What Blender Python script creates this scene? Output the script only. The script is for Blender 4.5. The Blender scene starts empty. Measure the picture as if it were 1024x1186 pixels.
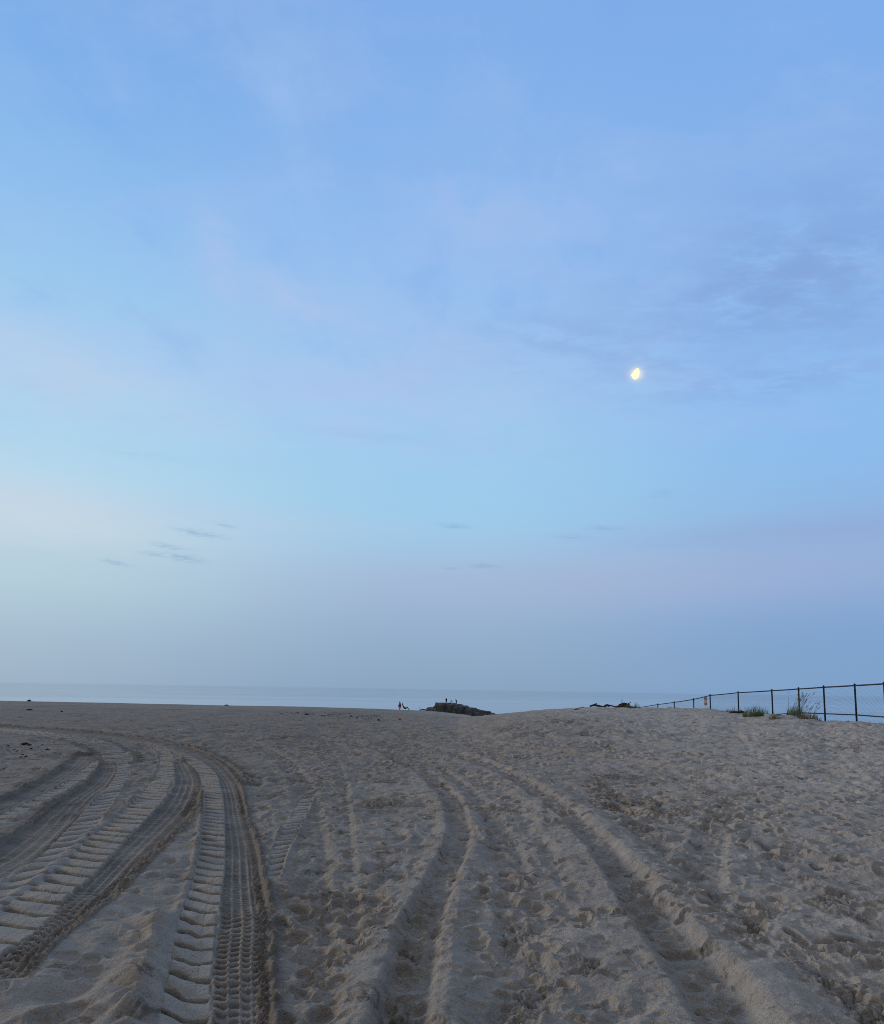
import bpy, bmesh, math, random
import numpy as np
from mathutils import Vector, Matrix
random.seed(7)
scene = bpy.context.scene
col = scene.collection
R = math.radians

# ------------------------------------------------------------------ render / view
scene.render.engine = 'CYCLES'
scene.view_settings.view_transform = 'Standard'
scene.view_settings.look = 'None'
scene.view_settings.exposure = 0.0
scene.view_settings.gamma = 1.0
scene.cycles.max_bounces = 5
scene.cycles.diffuse_bounces = 3
scene.cycles.use_denoising = False
scene.cycles.filter_width = .95
scene.cycles.sample_clamp_direct = 3.0

# ------------------------------------------------------------------ camera
FOC = 850.0                      # focal length in pixels of a 1024 px wide frame
PITCH = math.atan(115/FOC)   # the frame is the upper part of a taller picture, hence the shift
ROLL = 0.0165
cd = bpy.data.cameras.new('camera')
cam = bpy.data.objects.new('camera', cd); col.objects.link(cam)
cd.sensor_fit = 'HORIZONTAL'; cd.sensor_width = 36; cd.lens = 36*FOC/1024; cd.shift_y = 90/1024
cd.clip_start = .05; cd.clip_end = 60000
EYE = 1.6
cam.matrix_world = Matrix.Translation((0, 0, EYE)) @ Matrix.Rotation(math.pi/2+PITCH, 4, 'X') @ Matrix.Rotation(ROLL, 4, 'Z')
scene.camera = cam
SEA = -7.2

# ------------------------------------------------------------------ helpers
def lin(r, g, b):
    f = lambda c: (c/255/12.92) if c/255 <= .04045 else ((c/255+.055)/1.055)**2.4
    return (f(r), f(g), f(b), 1)

def tag(o, label=None, cat=None, group=None, kind=None):
    if label: o['label'] = label
    if cat: o['category'] = cat
    if group: o['group'] = group
    if kind: o['kind'] = kind
    return o

def empty(name, loc, rz=0):
    o = bpy.data.objects.new(name, None); col.objects.link(o)
    o.location = loc; o.rotation_euler = (0, 0, rz); o.empty_display_size = .2
    return o

def link_mesh(name, me, mats, parent=None, loc=None, smooth=False):
    o = bpy.data.objects.new(name, me); col.objects.link(o)
    for m in (mats if isinstance(mats, (list, tuple)) else [mats]): me.materials.append(m)
    if parent is not None: o.parent = parent
    if loc is not None: o.location = loc
    if smooth: me.shade_smooth()
    return o

def from_bm(name, bm, mats, parent=None, loc=None, smooth=False):
    me = bpy.data.meshes.new(name); bm.to_mesh(me); bm.free()
    return link_mesh(name, me, mats, parent, loc, smooth)

def add_box(bm, c, s, rz=0, bev=0):
    r = bmesh.ops.create_cube(bm, size=1, matrix=Matrix.Translation(c) @ Matrix.Rotation(rz, 4, 'Z') @ Matrix.Diagonal((*s, 1)))
    if bev:
        es = list({e for v in r['verts'] for e in v.link_edges})
        bmesh.ops.bevel(bm, geom=es, offset=bev, segments=2, affect='EDGES')

def add_tube(bm, pts, rad, seg=8, cap=True):
    """tube along points; rad is a number or one radius per point"""
    pts = [Vector(p) for p in pts]
    if not isinstance(rad, (list, tuple)): rad = [rad]*len(pts)
    rings = []
    for i, p in enumerate(pts):
        t = (pts[min(i+1, len(pts)-1)]-pts[max(i-1, 0)]).normalized()
        u = t.cross(Vector((.13, .37, 1)) if abs(t.z) < .9 else Vector((1, .1, 0))).normalized(); v = t.cross(u)
        rings.append([bm.verts.new(p+(u*math.cos(k*2*math.pi/seg)+v*math.sin(k*2*math.pi/seg))*rad[i]) for k in range(seg)])
    for a, b in zip(rings, rings[1:]):
        for k in range(seg): bm.faces.new((a[k], a[(k+1) % seg], b[(k+1) % seg], b[k]))
    if cap:
        bm.faces.new(rings[0][::-1]); bm.faces.new(rings[-1])

# ------------------------------------------------------------------ numpy noise
def pn(x, y, seed=0):
    """2-D gradient noise, about -0.7..0.7"""
    xi = np.floor(x).astype(np.int64); yi = np.floor(y).astype(np.int64)
    xf = x-xi; yf = y-yi
    def g(ix, iy, dx, dy):
        h = (ix*374761393+iy*668265263+seed*974634777) & 0xFFFFFFFF
        h = ((h ^ (h >> 13))*1274126177) & 0xFFFFFFFF
        a = ((h ^ (h >> 16)) & 0xFFFF)*(2*np.pi/65536)
        return np.cos(a)*dx+np.sin(a)*dy
    u = xf*xf*xf*(xf*(xf*6-15)+10); v = yf*yf*yf*(yf*(yf*6-15)+10)
    a = g(xi, yi, xf, yf); b = g(xi+1, yi, xf-1, yf); c = g(xi, yi+1, xf, yf-1); d = g(xi+1, yi+1, xf-1, yf-1)
    return (a+(b-a)*u)+((c+(d-c)*u)-(a+(b-a)*u))*v
def sm(a, b, x):
    t = np.clip((x-a)/(b-a), 0, 1); return t*t*(3-2*t)

def _tab(a, rows):
    k = [r[0] for r in rows]
    return [np.interp(a, k, [r[j] for r in rows]) for j in range(1, len(rows[0]))]
BASE = [(-1.5, 141.7, -1.977), (-0.5923, 141.7, -1.977), (-0.4412, 141.7, -2.035), (-0.2878, 141.7, -2.168), (-0.1856, 141.7, -2.144), (-0.081, 141.7, -2.341), (-0.0112, 148.8, -2.795), (0.035, 141, -3.15), (0.07, 113, -3.1), (0.091, 85, -2.6), (0.14, 64, -1.6), (0.21, 57, -1.25), (1.5, 57, -1.25)]
DUNE = [(-0.035, 60, -1.3), (0, 60, -1.1), (0.0353, 56.7, -0.518), (0.0701, 53.8, -0.197), (0.0933, 51.0, 0.034), (0.1281, 49.6, 0.276), (0.1688, 48.2, 0.456), (0.2095, 48.2, 0.599), (0.2676, 48.2, 0.589), (0.3025, 46.8, 0.618), (0.3374, 43.9, 0.678), (0.363, 41.1, 0.731), (0.4012, 36.8, 0.675), (0.4534, 31.2, 0.772), (0.4881, 28.3, 0.75), (0.5157, 26.9, 0.65), (0.5575, 25.5, 0.703), (0.5968, 24.8, 0.687), (1.5, 22, 0.66)]
def macro(x, y):
    """large-scale lie of the beach: flat near the tracks, falling to the shore, a low dune rising on the right"""
    th = np.clip(np.arctan2(x, y), -.98, .98); r = np.hypot(x, y)
    a = np.tan(th); Y = r*np.cos(th)
    D, z = _tab(a, BASE)
    base = np.where(Y < D, z*np.clip((Y-28)/(D-28), 0, 1)**1.1, z-.09*(Y-D))
    Dd, zc = _tab(a, DUNE)
    bd = z*np.clip((Dd-28)/(D-28), 0, 1)**1.1
    dz = np.maximum(zc-bd, 0)
    s = np.clip((Y-11)/(Dd-11), 0, 1); up = s*s*(3-2*s)
    up = .55*up+.45*s**1.5
    dn = np.exp(-(np.maximum(Y-Dd, 0)/6.2)**2)
    return np.maximum(base+dz*np.where(Y < Dd, up, dn), -10.5)

TR = {'A_lug': [(-1.08, 3.35, 0.118), (-1.27, 3.98, 0.105), (-1.43, 4.57, 0.115), (-1.66, 5.38, 0.136), (-1.94, 6.53, 0.113), (-2.48, 8.4, 0.123), (-2.87, 9.69, 0.132), (-3.55, 11.82, 0.148), (-4.38, 14.14, 0.152), (-5.34, 16.18, 0.171), (-6.33, 17.96, 0.166), (-7.81, 20.13, 0.152)],
      'A_fine': [(-0.82, 3.36, 0.126), (-0.98, 3.99, 0.134), (-1.14, 4.58, 0.15), (-1.32, 5.32, 0.176), (-1.55, 6.12, 0.159), (-2.0, 7.72, 0.147), (-2.52, 9.4, 0.138), (-3.28, 11.86, 0.123), (-3.99, 13.78, 0.149), (-5.04, 16.24, 0.224), (-6.03, 18.02, 0.252), (-7.42, 20.21, 0.26)],
      'B_lug': [(-2.78, 4.59, 0.276), (-2.82, 5.16, 0.153), (-2.98, 5.85, 0.195), (-3.1, 6.57, 0.156), (-3.41, 7.86, 0.184), (-3.72, 9.22, 0.201), (-4.19, 11.08, 0.169), (-4.95, 13.63, 0.163), (-5.85, 16.09, 0.112), (-6.83, 18.36, 0.12), (-8.1, 20.7, 0.108)],
      'B_fine': [(-2.37, 4.17, 0.09), (-2.5, 4.81, 0.106), (-2.58, 5.46, 0.136), (-2.74, 6.32, 0.146), (-2.98, 7.5, 0.164), (-3.22, 8.8, 0.208), (-3.52, 10.29, 0.288), (-4.28, 12.88, 0.222), (-5.41, 15.71, 0.158)],
      'C_lug': [(-3.25, 5.47, 0.245), (-3.3, 6.26, 0.166), (-3.63, 7.41, 0.145), (-4.17, 9.08, 0.146), (-5.01, 11.65, 0.105), (-6.02, 14.35, 0.076), (-7.31, 16.97, 0.135)],
      'C_fine': [(-3.85, 6.26, 0.261), (-3.97, 7.14, 0.301), (-4.38, 8.55, 0.227), (-5.03, 10.55, 0.231), (-5.66, 12.7, 0.164), (-6.63, 15.1, 0.147), (-8.22, 18.0, 0.181)],
      'D_lug': [(-4.81, 7.75, 0.1), (-5.12, 8.87, 0.109), (-5.48, 10.48, 0.094), (-6.13, 12.84, 0.098), (-7.05, 15.52, 0.096)],
      'D_fine': [(-5.24, 8.43, 0.12), (-5.68, 9.82, 0.193), (-6.15, 11.73, 0.217), (-7.03, 14.53, 0.21), (-7.95, 16.92, 0.255)],
      'far_a': [(-6.64, 15.582, 0.16), (-8.102, 18.365, 0.16), (-9.746, 20.653, 0.16), (-11.481, 22.641, 0.16), (-13.123, 23.954, 0.16), (-14.704, 24.983, 0.16), (-16.964, 26.232, 0.16)],
      'far_b': [(-3.373, 12.16, 0.2), (-4.217, 14.318, 0.2), (-5.166, 16.406, 0.2), (-6.629, 18.926, 0.2), (-9.214, 22.224, 0.2), (-11.891, 24.546, 0.2), (-14.097, 25.982, 0.2), (-17.718, 27.881, 0.2)],
      'E_lug': [(-1.37, 6.37, 0.049), (-1.42, 6.69, 0.056), (-1.54, 7.5, 0.079), (-1.68, 8.62, 0.097), (-1.78, 9.8, 0.088), (-1.9, 10.91, 0.068)],
      'E_path': [(-0.491, 3.339, 0.13), (-0.521, 3.774, 0.13), (-0.614, 4.607, 0.13), (-0.776, 5.901, 0.13), (-1.011, 7.754, 0.13), (-1.513, 11.397, 0.13), (-2.071, 14.949, 0.13), (-2.929, 19.407, 0.13), (-4.422, 25.637, 0.13)],
      'F': [(-0.21, 3.35, 0.127), (-0.16, 3.82, 0.105), (-0.14, 4.62, 0.133), (-0.09, 5.27, 0.128), (0.01, 6.22, 0.111), (0.16, 7.44, 0.104), (0.24, 8.79, 0.115), (0.17, 11.14, 0.142), (-0.38, 14.74, 0.136), (-1.35, 18.68, 0.184), (-2.7, 22.3, 0.185)],
      'G': [(1.44, 3.4, 0.15), (1.47, 3.88, 0.145), (1.53, 4.59, 0.152), (1.54, 5.3, 0.144), (1.63, 6.56, 0.138), (1.69, 7.96, 0.128), (1.7, 9.8, 0.114), (1.56, 11.87, 0.137), (1.16, 15.01, 0.154), (0.33, 18.63, 0.197), (-0.91, 21.99, 0.182)],
      'H': [(2.29, 3.747), (2.272, 4.031), (2.2, 4.359), (2.084, 4.684), (2.036, 5.142), (2.123, 5.838), (2.234, 6.747), (2.326, 7.805), (2.322, 8.97), (2.536, 10.983), (2.785, 13.367)],
      'H2': [(3.078, 5.67), (3.19, 6.384), (3.292, 7.309), (3.424, 8.313), (4.104, 11.146), (4.537, 13.558), (4.253, 14.717)],
      'I': [(2.002, 5.828, 0.14), (2.406, 6.909, 0.14), (3.047, 8.522, 0.14), (3.903, 10.356, 0.14), (5.022, 12.286, 0.14), (6.283, 13.973, 0.14)],
      'J': [(0.418, 3.512, 0.13), (0.482, 4.292, 0.13), (0.585, 5.54, 0.13), (0.67, 7.125, 0.13), (0.646, 9.391, 0.13), (0.381, 12.408, 0.13), (-0.345, 16.079, 0.13), (-1.867, 20.493, 0.13)],
      'K': [(-0.705, 4.02, 0.14), (-0.871, 5.083, 0.14), (-1.175, 6.99, 0.14), (-1.696, 9.806, 0.14), (-2.52, 13.446, 0.14), (-3.72, 17.3, 0.14), (-5.39, 21.322, 0.14), (-7.57, 25.264, 0.14)],
      'far_c': [(5.5, 13.628, 0.2), (5.037, 15.034, 0.2), (4.327, 16.253, 0.2), (3.634, 17.407, 0.2), (2.8, 18.524, 0.2), (1.894, 20.266, 0.2), (0.823, 23.066, 0.2)]}
CH = [(3.895, 13.492), (2.925, 11.028), (3.404, 14.016), (4.724, 12.069), (3.318, 10.302), (0.733, 4.549), (0.545, 5.159), (0.52, 4.069), (0.238, 3.855), (1.488, 7.183), (2.322, 8.97), (2.234, 7.792), (-2.548, 12.826), (-1.168, 13.005), (-0.944, 10.605), (-0.995, 5.081), (-0.891, 5.458), (-0.73, 6.701), (-0.772, 4.018)]

# ------------------------------------------------------------------ the sand: one polar sheet, finer where one stands closer
DTH = .00115
th = np.concatenate([np.linspace(-math.pi, -.85, 64)[:-1], np.linspace(-.85, -.66, 50)[:-1], np.linspace(-.66, .66, int(1.32/DTH)),
                     np.linspace(.66, .85, 50)[1:], np.linspace(.85, math.pi, 64)[1:]])
inv = np.concatenate([np.arange(1/3.0, 1/10, -.00037), np.arange(1/10, 1/75, -.00037*.32)])
rr = np.concatenate([np.linspace(.25, 2.95, 16), 1/inv, np.geomspace(76.5, 520, 64)])
NR, NT = len(rr), len(th)
RG, TG = np.meshgrid(rr, th, indexing='ij')
X = RG*np.sin(TG); Y = RG*np.cos(TG)
DR = np.gradient(rr)[:, None]*np.ones_like(X)
Z = macro(X, Y)
front = (np.abs(TG) < .86) & (RG > 2.2)

TRK = np.zeros_like(X)       # where a wheel has pressed the sand: footprints fade there
DAMP_SHADE = np.zeros_like(X)      # damp, turned-up sand, plus shade painted into the tread grooves
PACK = np.zeros_like(X)      # pressed smooth

def catmull(P, step=.06):
    P = np.array(P, float); out = []
    Q = np.vstack([2*P[0]-P[1], P, 2*P[-1]-P[-2]])
    for i in range(1, len(Q)-2):
        p0, p1, p2, p3 = Q[i-1], Q[i], Q[i+1], Q[i+2]
        n = max(2, int(np.linalg.norm((p2-p1)[:2])/step))
        t = np.linspace(0, 1, n, endpoint=False)[:, None]
        out.append(.5*((2*p1)+(-p0+p2)*t+(2*p0-5*p1+4*p2-p3)*t**2+(-p0+3*p1-3*p2+p3)*t**3))
    out.append(P[-1:]); return np.vstack(out)

def smooth_w(P, k=.6):
    w = np.array([p[2] for p in P]); m = np.median(w)
    w = np.clip(w, .6*m, 1.5*m)
    for _ in range(2): w = np.convolve(np.pad(w, 1, 'edge'), [.25, .5, .25], 'valid')
    return [(p[0], p[1], float(v)) for p, v in zip(P, w)]

def field(P, reach):
    """for every vertex within reach of a path: signed sideways offset d, distance along s, half width w"""
    C = catmull(P, .12); n = len(C)
    D = np.full(X.shape, 99.0, np.float32); S = np.zeros(X.shape, np.float32); W = np.ones(X.shape, np.float32)*.1
    SG = np.zeros(X.shape, np.float32)
    seg = np.hypot(*(C[1:, :2]-C[:-1, :2]).T); cum = np.concatenate([[0], np.cumsum(seg)])
    for i in range(n-1):
        a = C[i]; b = C[i+1]
        r1 = math.hypot(a[0], a[1]); t1 = math.atan2(a[0], a[1]); t2 = math.atan2(b[0], b[1])
        r2 = math.hypot(b[0], b[1])
        ra, rb = min(r1, r2)-reach, max(r1, r2)+reach
        dt = reach/max(min(r1, r2), .5)*1.1
        i0, i1 = np.searchsorted(rr, [ra, rb]); j0, j1 = np.searchsorted(th, [min(t1, t2)-dt, max(t1, t2)+dt])
        if i1 <= i0 or j1 <= j0: continue
        sl = (slice(i0, i1), slice(j0, j1))
        dx, dy = (b-a)[:2]; L2 = dx*dx+dy*dy
        px, py = X[sl]-a[0], Y[sl]-a[1]
        t = (px*dx+py*dy)/L2; tc = np.clip(t, 0, 1)
        d = np.hypot(px-tc*dx, py-tc*dy)
        m = d < D[sl]
        if i == 0: m &= t > -.2
        if i == n-2: m &= t < 1.2
        D[sl] = np.where(m, d, D[sl])
        S[sl] = np.where(m, cum[i]+tc*seg[i], S[sl]); W[sl] = np.where(m, a[2]+(b[2]-a[2])*tc, W[sl])
        SG[sl] = np.where(m, np.where(px*dy-py*dx > 0, 1, -1), SG[sl])
    return D*SG, S, W, D < reach

def idx(m):
    ii, jj = np.nonzero(m); return (slice(ii.min(), ii.max()+1), slice(jj.min(), jj.max()+1))

def fade(lam): return sm(1.2, 3.0, lam/DR)

print('grid', NR, NT)
# --- natural lie: low hummocks
H = np.zeros_like(X)
def fb(x, y, seed, n=4, lac=2.05, gain=.5):
    o = np.zeros_like(x); a = 1.0
    for k in range(n): o += a*pn(x*lac**k+17.3*k, y*lac**k-9.1*k, seed+k); a *= gain
    return o
FI = np.nonzero(front.any(1))[0][0]; FJ = np.nonzero(front.any(0))[0]
V = (slice(FI, NR), slice(FJ[0], FJ[-1]+1))
x, y, dr = X[V], Y[V], DR[V]
def fd(lam): return sm(1.2, 3.0, lam/dr)
warpx = x+.25*pn(x*1.1, y*1.1, 91); warpy = y+.25*pn(x*1.1, y*1.1, 92)
rough = .22+.98*sm(-.10, .32, pn(x/1.9, y/2.3, 10)+.5*pn(x/.7, y/.7, 11))
h = .05*pn(x/2.6, y/2.6, 1)*fd(2.6)+.05*pn(x/1.1, y/1.1, 2)*fd(1.1)
lump = np.abs(pn(warpx/.52, warpy/.52, 3)); h += (lump-.16)*.085*fd(.5)
h += (np.abs(pn(warpx/.27+5, warpy/.31, 4))-.16)*.105*fd(.25)*(.45+.55*rough)
w2x, w2y = x+.09*pn(x/.21, y/.21, 93), y+.09*pn(x/.21, y/.21, 94)
h += rough*((np.abs(pn(w2x/.15, w2y/.17, 5))-.16)*.026*fd(.15)+(np.abs(pn(w2x/.075, w2y/.08, 7))-.16)*.016*fd(.075))+pn(x/.05, y/.05, 6)*.004*fd(.05)
# far away only the larger heaps still show
far = sm(8, 25, np.hypot(x, y))
h += far*((.2-np.abs(pn(warpx/.9, warpy/1.1, 8)))*.12*fd(.9)+(.16-np.abs(pn(x/3.1, y/3.1, 9)))*.12)
h *= 1-.75*sm(80, 160, np.hypot(x, y))
left_calm = sm(-1.2, -2.6, x/np.maximum(y, 1)*4)   # between the wheel tracks on the left the sand lies calmer
H[V] = h*(1-.35*left_calm)
CLOD = np.zeros_like(X)

# --- footprints
FP = np.zeros_like(X)
rs = np.random.RandomState(5)
def stamp(cx, cy, ang, la, lb, dep, rim=.35, sharp=1.0):
    r0 = math.hypot(cx, cy); t0 = math.atan2(cx, cy); ext = la*1.9
    i0, i1 = np.searchsorted(rr, [r0-ext, r0+ext]); j0, j1 = np.searchsorted(th, [t0-ext/r0, t0+ext/r0])
    if i1-i0 < 2 or j1-j0 < 2: return
    sl = (slice(i0, i1), slice(j0, j1))
    px, py = X[sl]-cx, Y[sl]-cy
    c, s = math.cos(ang), math.sin(ang)
    u = (px*c+py*s)/la; v = (-px*s+py*c)/lb*(1+.25*u)
    q = np.minimum(np.hypot((u-.30)/.70, v), np.hypot((u+.62)/.40, v/.80))+.14*pn(px*9+cx*7, py*9+cy*3, 77)
    pit = -dep*(1-sm(.62, 1.04, q))*(1+.3*u)
    ri = rim*dep*np.exp(-((q-1.2)/.22)**2)*(1+.5*pn(px*5+cx, py*5, 78))
    FP[sl] = np.where(q < 1.0, np.minimum(FP[sl]*.35, 0)*1+pit, FP[sl])+ri
n1 = 0
for k in range(10000):
    rad = 3.0+(52-3.0)*rs.rand()**1.15; t = rs.uniform(-.72, .72)
    cx, cy = rad*math.sin(t), rad*math.cos(t)
    dens = .95 if cx > -.6*cy*.35 else .35
    if rs.rand() > dens: continue
    sz = rs.uniform(.45, 1.1)*(1+.012*rad)
    stamp(cx, cy, rs.uniform(0, math.pi), .14*sz, .068*sz*rs.uniform(.9, 1.5), rs.uniform(.010, .040)*(1+.022*rad), rs.uniform(.1, .35))
def trail(P, dens, dep, spread):
    C = catmull(P, .1)
    for p in C:
        for _ in range(dens):
            stamp(p[0]+rs.normal(0, spread), p[1]+rs.normal(0, spread), rs.uniform(0, math.pi), rs.uniform(.1, .15), rs.uniform(.05, .085), rs.uniform(.4, 1)*dep, .35)
for k in range(26):
    cx, cy = rs.uniform(-7, 11), rs.uniform(2.5, 26); hd = rs.choice([0, math.pi])+math.pi/2+rs.normal(0, .45); st = rs.uniform(.60, .78); dp = rs.uniform(.028, .05)
    for i in range(int(rs.uniform(8, 34))):
        hd += rs.normal(0, .05); cx += st*math.cos(hd); cy += st*math.sin(hd); sd_ = .10*(1 if i % 2 else -1)
        if cy < 2.8 or cy > 42: continue
        stamp(cx-sd_*math.sin(hd), cy+sd_*math.cos(hd), hd+rs.normal(0, .12), .165, .062, dp*rs.uniform(.7, 1.2)*(1+.02*cy), .35)
trail(TR['H'], 1, .06, .16); trail(TR['H2'], 1, .045, .3)

# --- churned patches: broken crust of damp turned-up sand, darker in its cracks
cm = np.zeros_like(x)
for cx, cy in CH:
    s0 = .10+.022*cy; cm = np.maximum(cm, np.exp(-(((x-cx)/s0/1.3)**2+((y-cy)/s0)**2)))
for P in (TR['H'], TR['H2']):
    for cx, cy in np.array(catmull(P, .35))[:, :2]:
        cm = np.maximum(cm, .72*np.exp(-(((x-cx)/.2)**2+((y-cy)/.24)**2)))
cl = pn(x/.42, y/.42, 21)+.5*pn(x/.19, y/.19, 22)
cm = sm(.25, .6, cm+.55*cl*(cm > .12)) 
cm = np.maximum(cm, sm(.40, .62, cl+.25*pn(x/2.2, y/2.2, 23))*.7*(x > -.25*y))
CLOD[V] = cm

# --- wheels
def crumb(sl, lam=.045): return np.abs(pn(X[sl]/lam, Y[sl]/lam, 33))+.6*np.abs(pn(X[sl]/lam*2.1, Y[sl]/lam*2.1, 34))

def lug_band(P, pitch=.225, depth=.028, slant=.55, flip=1, amp=1.0, hollow=True, bank=0.0, bend=0.0, dark=0.0):
    d, s, w, m = field(smooth_w(P), .8 if bank else .55)
    sl = idx(m); d, s, w, m = (q[sl] for q in (d, s, w, m)); u = d/w*flip
    inb = 1-sm(.92, 1.06, np.abs(u+.05*pn(s/.2, s*0, 41)))
    inb *= m
    ph = s/pitch+slant*.5*u+.05*np.sin(2.2*u)-.06*u*u+.10*pn(s/.45, s*0+.37, 42)+.03*pn(s/.2, u, 40); p = ph-np.floor(ph)
    gw = .105+.11*sm(.5, -1, u)+.05*pn(np.floor(ph)*3.3, u*1.2, 43)
    groove = (1-sm(gw*.5, gw*.85, np.abs(p-.5*gw-.02)))
    pad = np.sin(np.pi*np.clip((p-gw)/(1-gw), 0, 1))**.6
    hair = np.exp(-((u-.35-.1*pn(np.floor(ph)*5.1, u*0, 44))/.05)**2)*.004
    wide = sm(-.55, -1.0, u)*(1-sm(.2, .55, p)) if hollow else 0
    f = fade(pitch*.7)[sl]
    blk = np.floor(ph); jit = pn(blk*7.7, blk*0+.3, 49)
    amp = amp*(.45+.75*sm(-.28, .12, pn(X[sl]/.55, Y[sl]/.7, 56)))
    prof = -.014+amp*f*(pad*(.022+.02*jit)-groove*depth*(1+.5*jit)-hair-.022*wide)+.012*pn(X[sl]/.3, Y[sl]/.3, 50)+.0035*pn(X[sl]/.09, Y[sl]/.09, 45)
    berm = (.028*np.exp(-((u+1.3)/.28)**2)+.012*np.exp(-((u-1.2)/.18)**2))*m
    bk = bank*sm(bend+.25, bend-.25, s+.1*pn(u*2, s*2, 47))*m
    berm = berm*(1-np.minimum(bk*12, 1))+bk*np.interp(u+.12*pn(X[sl]/.25, Y[sl]/.25, 48), [-5.5, -3.4, -2.35, -2.15, -1.0, 0, 1.2], [0, .45, .97, 1, -.12, -.3, 0])
    calm_ = np.minimum(bk*10, 1)*(1-sm(.8, 2.6, np.abs(u+2.2)))
    H[sl] *= 1-.7*calm_; TRK[sl] = np.maximum(TRK[sl], .9*calm_)
    H[sl] = H[sl]*(1-.97*inb)+prof*inb+berm*(.7+.8*pn(X[sl]/.13, Y[sl]/.13, 46))
    TRK[sl] = np.maximum(TRK[sl], np.maximum(inb, .7*np.exp(-((np.abs(u)-1.2)/.3)**2)*m)); PACK[sl] = np.maximum(PACK[sl], inb*(1-.8*groove*f))
    DAMP_SHADE[sl] = np.maximum(DAMP_SHADE[sl]*(1-inb), inb*(.06+.94*groove*f))  # shadows in the lug grooves painted dark through this mask
    if dark: DAMP_SHADE[sl] = np.maximum(DAMP_SHADE[sl], dark*np.exp(-((np.abs(u)-1.7)/.55)**2)*m*(np.abs(u) > 1))
    CLOD[sl] *= 1-inb

def fine_band(P, pitch=.088, near=9e9, flip=1, crumbs=.42, amp=1.0, bank=0.0):
    d, s, w, m = field(smooth_w(P), .95 if bank else .6)
    sl = idx(m); d, s, w, m = (q[sl] for q in (d, s, w, m)); u = d/w*flip
    inb = (1-sm(.9, 1.1, np.abs(u+.08*pn(s/.16, s*0, 51))))*m
    deep = sm(near+.15, near-.15, s+.12*pn(u*2, s*3, 52))          # bold ribs up to here, a smooth rolled print with hairlines beyond
    wob = .16*np.sin(u*7.0)
    p = s/pitch+wob; rib = np.abs((p-np.floor(p))*2-1)
    p2 = s/(pitch*.55)+wob*.5; rib2 = np.abs((p2-np.floor(p2))*2-1)
    lines = sum(np.exp(-((u-c)/.055)**2) for c in (-.52, -.08, .34))
    cr = sm(crumbs, crumbs+.2, u+.12*pn(s/.15, u, 53))
    f1 = fade(pitch*.6)[sl]; f2 = fade(pitch*.35)[sl]
    amp = amp*(.35+.8*sm(-.25, .10, pn(X[sl]/.35, Y[sl]/.45, 57)))
    body = deep*(sm(.15, .75, rib)*.024*f1+lines*.014)+(1-deep)*(rib2*.007*f2+lines*.012*fade(.05)[sl])
    prof = -.035+amp*body*(1-cr)+cr*(crumb(sl)*.055*fade(.04)[sl]+.008)+.004*crumb(sl, .03)
    edge = np.exp(-((u-1.18)/.16)**2)*m*.026*(.6+2.2*pn(X[sl]/.10, Y[sl]/.10, 54))
    if bank:
        sl_ = sm(1.0, 1.25, u)*(1-sm(1.7, 2.1, u))*m
        edge = edge*.3+bank*np.interp(u+.2*pn(s/.3, s*0, 55), [1, 1.9, 2.3, 5], [0, 1, 1.05, 0])*m+sl_*(crumb(sl, .06)-.15)*.05
        DAMP_SHADE[sl] = np.maximum(DAMP_SHADE[sl], sl_*.75); TRK[sl] = np.maximum(TRK[sl], sl_)
    H[sl] = H[sl]*(1-.97*inb)+prof*inb+edge
    TRK[sl] = np.maximum(TRK[sl], np.maximum(inb, .8*np.exp(-((u-1.15)/.3)**2)*m)); PACK[sl] *= 1-inb
    DAMP_SHADE[sl] = np.maximum(DAMP_SHADE[sl]*(1-inb), inb*np.clip(.30+.62*np.maximum(.75*cr, (1-sm(.25, .7, rib))*deep+(1-sm(.25, .7, rib2))*(1-deep)*.8)+.12*(1-deep)-.75*lines*(1-cr)+.5*pn(X[sl]/.4, Y[sl]/.5, 58), 0, 1))
    DAMP_SHADE[sl] = np.maximum(DAMP_SHADE[sl], .75*np.exp(-((u-1.2)/.35)**2)*m)
    CLOD[sl] *= 1-inb

def rut(P, prof_u, prof_h, ripple=.010, reach=.85, seed=61, pitch=.062, amp=None, flat=.72):
    d, s, w, m = field(smooth_w(P), reach)
    sl = idx(m); d, s, w, m = (q[sl] for q in (d, s, w, m)); u = d/w+.22*pn(s/.8, s*0+seed, seed)+.1*pn(X[sl]/.16, Y[sl]/.16, seed+3)
    hh = sum(np.interp(u+o, prof_u, prof_h) for o in (-.07, 0, .07))/3
    sa = 1 if amp is None else np.interp(s, *amp)
    ins = (1-sm(prof_u[-1]*.75, prof_u[-1], u))*(1-sm(-prof_u[0]*.75, -prof_u[0], -u))*m
    fl = (1-sm(.75, 1.05, np.abs(u)))*m
    p = s/pitch+.3*np.sin(u*2); rp = np.abs((p-np.floor(p))*2-1)
    H[sl] = H[sl]*(1-flat*ins*np.minimum(sa, 1))+(hh*sa*(1+.75*pn(X[sl]/.55, Y[sl]/.55, seed+1)+.55*pn(X[sl]/.2, Y[sl]/.2, seed+9)))*m+fl*rp*ripple*sm(-.35, .25, pn(X[sl]/.5, Y[sl]/.5, seed+6))*fade(pitch)[sl]+ins*(.010*pn(X[sl]/.06, Y[sl]/.06, seed+2)+.03*pn(X[sl]/.19, Y[sl]/.19, seed+4)+fl*.035*(np.abs(pn(X[sl]/.12, Y[sl]/.15, seed+5))-.15))
    TRK[sl] = np.maximum(TRK[sl], ins*np.minimum(sa, 1)*(flat-.38-.22*fl)); CLOD[sl] *= 1-.8*ins*(1-fl*.7)
    DAMP_SHADE[sl] = np.maximum(DAMP_SHADE[sl], fl*.10)

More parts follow.
